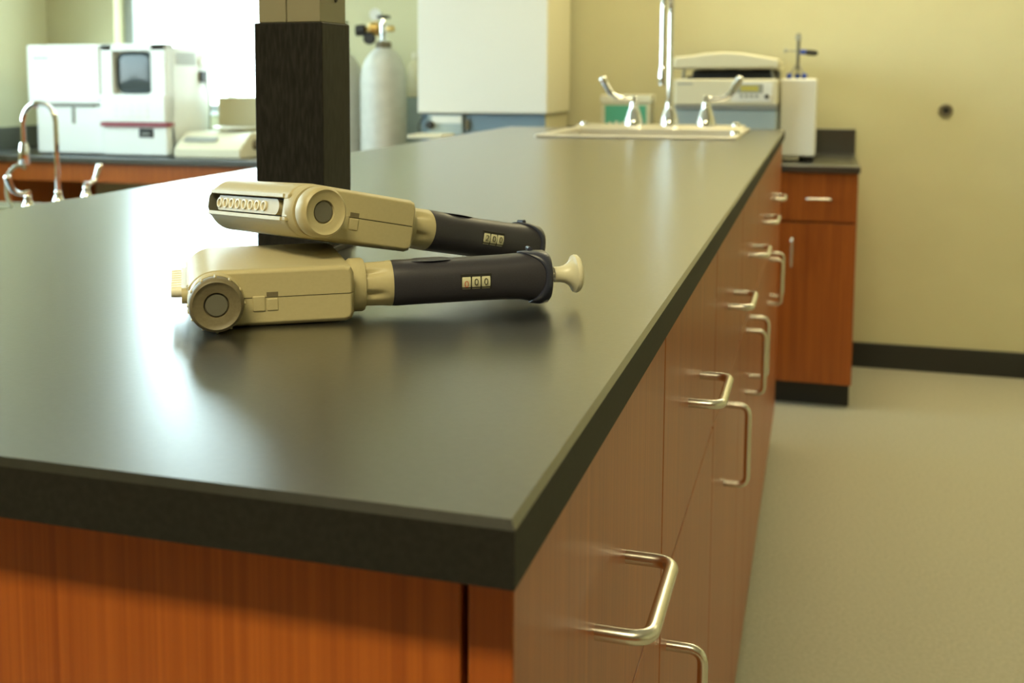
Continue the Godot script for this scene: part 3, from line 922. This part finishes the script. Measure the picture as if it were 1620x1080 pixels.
	# white box beside it
	t = thing("instrument_box", "plain white instrument box at the right end of the back bench", "instrument", Vector3(-0.078, by, -4.05))
	part(t, "body", box(Vector3(-0.052, 0.018, -0.36), Vector3(0.062, 0.272, 0.0), 0.006), M.white)
	part(t, "base", box(Vector3(-0.045, 0.004, -0.34), Vector3(0.012, 0.020, -0.012), 0.003), M.cream)
	part(t, "foot", box(Vector3(-0.04, 0.0, -0.06), Vector3(-0.01, 0.006, -0.03), 0.001), M.rubber)
	part(t, "foot", box(Vector3(0.03, 0.0, -0.34), Vector3(0.055, 0.019, -0.03), 0.001), M.rubber)
	part(t, "foot", box(Vector3(-0.04, 0.0, -0.33), Vector3(-0.01, 0.006, -0.30), 0.001), M.rubber)
	# little clamp stand on the box
	t = thing("clamp_stand", "small clamp stand with blue feet on top of the white box", "stand", Vector3(-0.080, by + 0.272, -4.16))
	part(t, "rod", tube(mesh(), [Vector3(0, 0.03, 0), Vector3(0, 0.15, 0)], 0.006, 12), mat(lin(0.18, 0.17, 0.13), 0.4, 0.6))
	part(t, "top_clamp", box(Vector3(-0.010, 0.128, -0.008), Vector3(0.009, 0.146, 0.008), 0.003), M.grey)
	for f in [Vector3(-0.026, 0, 0.008), Vector3(0.022, 0, 0.008), Vector3(0.0, 0, -0.03)]:
		var lg := part(t, "leg", tube(mesh(), [f + Vector3(0, 0.008, 0), Vector3(f.x * 0.2, 0.045, f.z * 0.2)], 0.0032, 8), M.grey)
		part(lg, "foot", lathe(mesh(), [Vector2(0.007, 0.0), Vector2(0.010, 0.005), Vector2(0.009, 0.014), Vector2(0.003, 0.019)], 14, f), M.blue)
	part(t, "cross_bar", tube(mesh(), [Vector3(-0.036, 0.094, 0), Vector3(0.02, 0.091, 0)], 0.0028, 8), M.grey)
	part(t, "bar_knob", lathe(mesh(), [Vector2(0.003, -0.006), Vector2(0.0075, -0.005), Vector2(0.0075, 0.005), Vector2(0.003, 0.006)], 12, Vector3(-0.040, 0.094, 0), Vector3.RIGHT), M.grey)
	part(t, "clamp_collar", lathe(mesh(), [Vector2(0.004, -0.01), Vector2(0.009, -0.008), Vector2(0.009, 0.008), Vector2(0.005, 0.01)], 14, Vector3(0.016, 0.089, 0), Vector3.RIGHT), M.blue)
	part(t, "grip", lathe(mesh(), [Vector2(0.004, 0.0), Vector2(0.010, 0.006), Vector2(0.010, 0.03), Vector2(0.006, 0.04), Vector2(0.001, 0.042)], 14, Vector3(0.022, 0.088, 0), Vector3(0.995, -0.1, 0).normalized()), M.rubber)
	# box with a green label
	t = thing("supply_box", "tan cardboard box with a green printed label behind the island faucet", "box", Vector3(-0.668, by, -4.25))
	part(t, "carton", box(Vector3(-0.088, 0, -0.12), Vector3(0.088, 0.186, 0.0), 0.003), M.beige)
	part(t, "lid", box(Vector3(-0.091, 0.1865, -0.123), Vector3(0.091, 0.215, 0.003), 0.003), M.cream)
	var lb := part(t, "label", box(Vector3(-0.074, 0.03, -0.0005), Vector3(0.074, 0.177, 0.001), 0.0004), M.green)
	var k := 0
	for q in [[-0.062, 0.03, 0.022], [-0.038, 0.034, 0.016], [-0.016, 0.03, 0.03], [0.006, 0.04, 0.014], [0.026, 0.03, 0.024], [0.05, 0.034, 0.02]]:
		part(lb, "printed_bottle", box(Vector3(q[0], 0.09, 0.0008), Vector3(q[0] + 0.013, 0.09 + q[1] * 0.9, 0.0016), 0.0003), M.cream)
		k += 1

# ==================================================================== middle: hood and gas cylinders
func build_middle() -> void:
	var by := 0.785
	var t := thing("bench_equipment", "blue-grey instrument under the large white cabinet", "instrument", Vector3(-1.165, by, -4.12))
	part(t, "body", box(Vector3(-0.235, 0.0, -0.38), Vector3(0.232, 0.147, -0.004), 0.003), M.beige)
	part(t, "front_panel", box(Vector3(-0.235, 0.004, -0.006), Vector3(0.232, 0.147, 0.0), 0.002), M.blue_grey)
	part(t, "module", box(Vector3(-0.205, 0.02, -0.001), Vector3(-0.072, 0.144, 0.014), 0.003), M.grey_blue)
	part(t, "module_label", box(Vector3(-0.190, 0.112, 0.013), Vector3(-0.075, 0.139, 0.0155), 0.001), M.cool_white)
	part(t, "knob", lathe(mesh(), [Vector2(0.016, 0.0), Vector2(0.014, 0.018), Vector2(0.002, 0.02)], 16, Vector3(-0.196, 0.105, 0.013), Vector3.BACK), M.rubber)
	part(t, "switch", box(Vector3(-0.064, 0.088, -0.001), Vector3(-0.049, 0.126, 0.01), 0.002), M.dial)
	part(t, "jack", lathe(mesh(), [Vector2(0.009, 0.0), Vector2(0.008, 0.01), Vector2(0.002, 0.011)], 12, Vector3(-0.025, 0.075, 0.0), Vector3.BACK), M.dial)
	part(t, "tray", box(Vector3(-0.235, 0.062, 0.0), Vector3(-0.105, 0.076, 0.16), 0.003), M.cream)
	part(t, "cable", tube(mesh(), spline([Vector3(-0.222, 0.14, 0.004), Vector3(-0.238, 0.11, 0.012), Vector3(-0.24, 0.085, 0.014), Vector3(-0.228, 0.072, 0.02)], 6), 0.0035, 8), M.dark)
	t = thing("white_cabinet", "large plain white cabinet standing on the blue-grey instrument", "cabinet", Vector3(-1.165, by + 0.1475, -4.095))
	part(t, "carcass", box(Vector3(-0.241, 0.0, -0.40), Vector3(0.243, 0.98, -0.02), 0.004), M.cream)
	part(t, "front", box(Vector3(-0.241, 0.002, -0.0195), Vector3(0.243, 0.98, 0.0), 0.004), M.white)
	# gas cylinders
	gas_cylinder("white gas cylinder with brass regulator and black knob", Vector3(-1.579, 0, -4.2), 0.088, 1.175, true)
	gas_cylinder("pale gas cylinder mostly hidden behind the dark service post", Vector3(-1.792, 0, -4.30), 0.088, 1.16, false)
	t = thing("wall_trunking", "grey-green box on the wall between gas cylinder and white cabinet", "box", Vector3(-1.545, 0.0, -4.45))
	part(t, "body", box(Vector3(-0.05, 0.0, -0.085), Vector3(0.05, 0.985, 0.0), 0.004), M.grey_green)
	t = thing("storage_bottle", "yellowish bottle standing beside the white cabinet", "bottle", Vector3(-1.545, 0.9852, -4.485))
	part(t, "body", lathe(mesh(), [Vector2(0.038, 0.0), Vector2(0.04, 0.006), Vector2(0.04, 0.11), Vector2(0.03, 0.135), Vector2(0.016, 0.145), Vector2(0.016, 0.16)], 20), M.beige)
	part(t, "cap", lathe(mesh(), [Vector2(0.019, 0.156), Vector2(0.019, 0.178), Vector2(0.002, 0.18)], 16), M.cream)

func gas_cylinder(label: String, p: Vector3, r: float, h: float, regulator: bool) -> void:
	var t := thing("gas_cylinder", label, "gas cylinder", p, "gas cylinders")
	part(t, "body", lathe(mesh(), [Vector2(r - 0.012, 0.0), Vector2(r, 0.012), Vector2(r, h - 0.13), Vector2(r * 0.985, h - 0.105), Vector2(r * 0.92, h - 0.075), Vector2(r * 0.79, h - 0.045), Vector2(r * 0.6, h - 0.02), Vector2(r * 0.42, h - 0.006), Vector2(r * 0.33, h)], 36), M.cylinder)
	part(t, "neck_ring", lathe(mesh(), [Vector2(r * 0.33, h), Vector2(0.030, h), Vector2(0.030, h + 0.022), Vector2(0.018, h + 0.026)], 20), M.dial)
	var v := part(t, "valve", lathe(mesh(), [Vector2(0.015, h + 0.024), Vector2(0.014, h + 0.05), Vector2(0.018, h + 0.055), Vector2(0.018, h + 0.09), Vector2(0.01, h + 0.094), Vector2(0.008, h + 0.112)], 18), M.chrome)
	part(v, "hand_wheel", lathe(mesh(), [Vector2(0.006, h + 0.112), Vector2(0.026, h + 0.112), Vector2(0.028, h + 0.117), Vector2(0.026, h + 0.122), Vector2(0.004, h + 0.124)], 18), M.dark)
	if not regulator:
		return
	var o := part(t, "regulator", lathe(mesh(), [Vector2(0.008, -0.02), Vector2(0.012, 0.012), Vector2(0.026, 0.02), Vector2(0.028, 0.048), Vector2(0.022, 0.056), Vector2(0.012, 0.062), Vector2(0.010, 0.07)], 22, Vector3(0, h + 0.072, 0.0), Vector3(-0.98, -0.05, 0.15).normalized()), M.brass)
	part(o, "adjusting_knob", lathe(mesh(), [Vector2(0.008, 0.066), Vector2(0.020, 0.07), Vector2(0.023, 0.074), Vector2(0.021, 0.106), Vector2(0.003, 0.108)], 18, Vector3(0, h + 0.072, 0.0), Vector3(-0.98, -0.05, 0.15).normalized()), M.rubber)
	part(o, "outlet", lathe(mesh(), [Vector2(0.009, 0.0), Vector2(0.012, 0.012), Vector2(0.012, 0.03), Vector2(0.002, 0.034)], 14, Vector3(0.012, h + 0.072, 0), Vector3.RIGHT), M.brass)
	for g in [Vector3(-0.026, h + 0.125, 0.012), Vector3(-0.045, h + 0.036, 0.03)]:
		var gg := part(o, "gauge", lathe(mesh(), [Vector2(0.02, -0.008), Vector2(0.023, -0.006), Vector2(0.023, 0.008), Vector2(0.020, 0.010), Vector2(0.019, 0.007), Vector2(0.001, 0.007)], 24, g, Vector3(0.1, 0.1, 0.98).normalized()), M.cool_white if g.y > h + 0.1 else M.dark)
		part(gg, "stem", tube(mesh(), [g + Vector3(0, -0.02 if g.y > h + 0.1 else 0.02, -0.004), Vector3(-0.03, h + 0.072, 0.005)], 0.005, 8), M.brass)

# ==================================================================== back wall, left
func build_back_left() -> void:
	var by := 0.756
	var t := thing("window_worktop", "black worktop under the window carrying the white analyser", "worktop", Vector3(0, by - 0.026, 0))
	part(t, "slab", box(Vector3(-3.335, 0, -4.538), Vector3(-1.92, 0.026, -3.93), 0.003), M.epoxy)
	part(t, "side_splash", box(Vector3(-3.337, 0.026, -4.538), Vector3(-3.315, 0.125, -3.93), 0.002), M.epoxy)
	t = thing("kneehole_bench", "cherry apron and end panel round the kneehole under the window worktop", "bench", Vector3(0, 0, -3.95))
	part(t, "apron", box(Vector3(-3.10, 0.655, -0.02), Vector3(-1.93, by - 0.0262, 0.0), 0.002), M.wood1)
	part(t, "end_panel", box(Vector3(-1.95, 0.0, -0.57), Vector3(-1.93, 0.654, 0.0), 0.002), M.wood1)
	t = thing("base_cabinet", "cherry cabinet in the left corner under the window worktop", "cabinet", Vector3(-3.335, 0, -3.95))
	part(t, "body", box(Vector3(0, 0.08, -0.585), Vector3(0.234, by - 0.0262, -0.02), 0.002), M.wood1)
	part(t, "door", box(Vector3(0.002, 0.085, -0.0198), Vector3(0.232, by - 0.03, 0.0), 0.002), M.wood1)
	part(t, "plinth", box(Vector3(0.0, 0.0, -0.585), Vector3(0.23, 0.0795, -0.05), 0.002), M.dark)
	# analyser
	t = thing("laboratory_analyser", "large white analyser with a small built-in monitor below the window", "analyser", Vector3(-2.72, by, -4.0))
	var x0 := -0.322
	var xm := 0.022
	var x1 := 0.317
	part(t, "chassis", box(Vector3(x0 + 0.03, 0.006, -0.34), Vector3(x1, 0.43, -0.03), 0.006), M.cool_white)
	part(t, "upper_cover", box(Vector3(x0, 0.205, -0.33), Vector3(xm - 0.002, 0.442, 0.004), 0.008), M.cool_white)
	part(t, "sampling_bay", box(Vector3(x0 + 0.028, 0.008, -0.33), Vector3(xm - 0.004, 0.198, -0.012), 0.006), M.cool_white)
	part(t, "bay_shelf", box(Vector3(-0.215, 0.194, -0.018), Vector3(-0.02, 0.203, -0.006), 0.002), M.grey)
	part(t, "sample_probe", box(Vector3(-0.125, 0.128, -0.014), Vector3(-0.113, 0.198, -0.006), 0.002), M.grey)
	# monitor housing with a recessed screen
	var st := mesh()
	rbox(st, Vector3(xm, 0.135, -0.06), Vector3(xm + 0.055, 0.442, 0.0), 0.006)
	rbox(st, Vector3(xm + 0.225, 0.135, -0.06), Vector3(x1, 0.442, 0.0), 0.006)
	rbox(st, Vector3(xm, 0.412, -0.06), Vector3(x1, 0.442, 0.0), 0.006)
	rbox(st, Vector3(xm, 0.135, -0.06), Vector3(x1, 0.245, 0.012), 0.006)
	var mo := part(t, "monitor_housing", st, M.cool_white)
	st = mesh()
	var rings := []
	for q in [[0.0, 1.0], [0.006, 1.0], [0.010, 0.8], [0.012, 0.4], [0.0122, 0.05]]:
		var ring := []
		for j in 32:
			var a := TAU * j / 32.0
			ring.append(Vector3(xm + 0.14 + signf(cos(a)) * pow(absf(cos(a)), 0.4) * 0.084 * q[1], 0.329 + signf(sin(a)) * pow(absf(sin(a)), 0.4) * 0.082 * q[1], -0.032 + q[0]))
		rings.append(ring)
	part(mo, "screen", skin(st, rings), M.screen)
	part(mo, "screen_surround", box(Vector3(xm + 0.05, 0.243, -0.06), Vector3(xm + 0.23, 0.415, -0.034), 0.002), M.rubber)
	for r in 3:
		for c in 5:
			part(mo, "key", box(Vector3(xm + 0.05 + c * 0.036, 0.152 + r * 0.022, 0.010), Vector3(xm + 0.075 + c * 0.036, 0.164 + r * 0.022, 0.0145), 0.001), M.white)
	part(t, "accent_stripe", box(Vector3(xm, 0.120, -0.05), Vector3(x1 + 0.004, 0.134, 0.014), 0.002), M.maroon)
	part(t, "accent_stripe", box(Vector3(x0 - 0.004, 0.188, -0.32), Vector3(x0 + 0.026, 0.204, -0.02), 0.002), M.maroon)
	part(t, "lower_front", box(Vector3(xm, 0.006, -0.06), Vector3(x1, 0.119, 0.0), 0.006), M.cool_white)
	var dd := part(t, "disk_drive", box(Vector3(0.19, 0.076, -0.002), Vector3(0.255, 0.112, 0.002), 0.001), M.dark)
	part(dd, "drive_lever", box(Vector3(0.205, 0.088, 0.001), Vector3(0.240, 0.094, 0.006), 0.001), M.grey)
	part(t, "nameplate", box(Vector3(x0 + 0.03, 0.385, 0.003), Vector3(x0 + 0.105, 0.393, 0.0048), 0.0005), M.grey)
	for k in 6:
		part(t, "vent_slat", box(Vector3(x1 - 0.001, 0.36 + k * 0.0085, -0.225), Vector3(x1 + 0.0025, 0.365 + k * 0.0085, -0.075), 0.0008), M.grey)
	part(t, "fan_cover", lathe(mesh(), [Vector2(0.026, 0.0), Vector2(0.024, 0.006), Vector2(0.002, 0.007)], 20, Vector3(x1, 0.375, -0.275), Vector3.RIGHT), M.white)
	part(t, "power_inlet", box(Vector3(x1 - 0.001, 0.29, -0.30), Vector3(x1 + 0.012, 0.335, -0.255), 0.002), M.rubber)
	part(t, "power_cord", tube(mesh(), spline([Vector3(x1 + 0.01, 0.30, -0.28), Vector3(x1 + 0.03, 0.24, -0.285), Vector3(x1 + 0.02, 0.12, -0.30), Vector3(x1 + 0.012, 0.008, -0.31)], 6), 0.004, 8), M.grey)
	for q in [[x0 + 0.06, -0.05], [x1 - 0.04, -0.05], [x0 + 0.06, -0.31], [x1 - 0.04, -0.31]]:
		part(t, "foot", lathe(mesh(), [Vector2(0.014, 0.0), Vector2(0.012, 0.008)], 12, Vector3(q[0], 0, q[1])), M.rubber)
	# balance / small printer
	t = thing("benchtop_instrument", "low cream benchtop instrument with sloped front, right of the analyser", "instrument", Vector3(-2.225, by, -3.985))
	st = mesh()
	var prof := [Vector2(0.0, 0.006), Vector2(0.008, 0.0), Vector2(0.27, 0.0), Vector2(0.27, 0.094), Vector2(0.11, 0.096), Vector2(0.085, 0.092), Vector2(0.012, 0.045), Vector2(0.0, 0.035)]
	extrude(st, prof, -0.145, 0.145, 0.006)
	var bd := part(t, "body", st, M.cream)
	bd.rotation.y = PI / 2.0
	part(t, "display_panel", box(Vector3(-0.118, -0.0145, -0.001), Vector3(0.022, 0.0145, 0.002), 0.001), M.grey)
	var dp: Node3D = t.get_child(1)
	dp.position = Vector3(0.0, 0.071, -0.044)
	dp.rotation.x = -0.99
	part(t, "pan", lathe(mesh(), [Vector2(0.03, 0.095), Vector2(0.032, 0.108), Vector2(0.085, 0.110), Vector2(0.088, 0.116), Vector2(0.082, 0.117), Vector2(0.002, 0.114)], 28, Vector3(0.03, 0, -0.18)), M.steel)
	part(t, "side_knob", lathe(mesh(), [Vector2(0.02, 0.0), Vector2(0.018, 0.012), Vector2(0.002, 0.013)], 16, Vector3(0.145, 0.05, -0.12), Vector3.RIGHT), M.dial)
	t = thing("carton", "plain tan carton standing behind the low cream instrument under the window", "box", Vector3(-2.225, by, -4.30))
	part(t, "carton_body", box(Vector3(-0.118, 0.0, -0.14), Vector3(0.16, 0.225, 0.0), 0.003), M.beige)
	part(t, "flap", box(Vector3(-0.118, 0.2255, -0.14), Vector3(0.16, 0.2285, -0.072), 0.001), M.beige)
	part(t, "flap", box(Vector3(-0.118, 0.2255, -0.068), Vector3(0.16, 0.2285, 0.0), 0.001), M.beige)

# ==================================================================== low sink bench on the left
func build_left_sink() -> void:
	var by := 0.776
	var t := thing("sink_bench", "low black-topped bench carrying the left faucet, beyond the left edge of the island", "bench", Vector3(-1.9, 0, -1.9))
	part(t, "top", box(Vector3(-0.45, by - 0.025, -0.40), Vector3(0.36, by, 0.9), 0.003), M.epoxy)
	part(t, "carcass", box(Vector3(-0.43, 0.08, -0.38), Vector3(0.34, by - 0.0255, 0.88), 0.002), M.wood2)
	part(t, "plinth", box(Vector3(-0.38, 0.0, -0.33), Vector3(0.29, 0.0795, 0.83), 0.002), M.dark)
	faucet("chrome gooseneck faucet on the low bench left of the island", Vector3(-1.585, by + 0.0003, -2.175), -PI / 2.0, 0.105, 0.236, 0.043, 0.075, 0.66)
	t = thing("rubber_tubing", "thin pale tubing hanging from the left faucet outlet", "tubing", Vector3(-1.67, by, -2.175))
	part(t, "hose", tube(mesh(), spline([Vector3(0.002, 0.092, 0.0), Vector3(-0.012, 0.098, 0.012), Vector3(-0.032, 0.075, 0.02), Vector3(-0.035, 0.03, 0.02), Vector3(-0.025, 0.004, 0.02), Vector3(-0.06, 0.004, 0.03)], 6), 0.004, 8), M.tubing)

# ==================================================================== the next bench, behind the camera: seen only in reflections
func build_behind() -> void:
	var t := thing("rear_bench", "second bench with black top behind the camera", "bench", Vector3(-0.6, 0, 1.6))
	part(t, "top", box(Vector3(-1.6, TOP - 0.025, -0.62), Vector3(1.9, TOP, 0.8), 0.003), M.epoxy)
	part(t, "carcass", box(Vector3(-1.58, 0.1, -0.60), Vector3(1.88, TOP - 0.0255, 0.78), 0.002), M.wood2)
	part(t, "plinth", box(Vector3(-1.5, 0.0, -0.52), Vector3(1.8, 0.0995, 0.7), 0.002), M.dark)
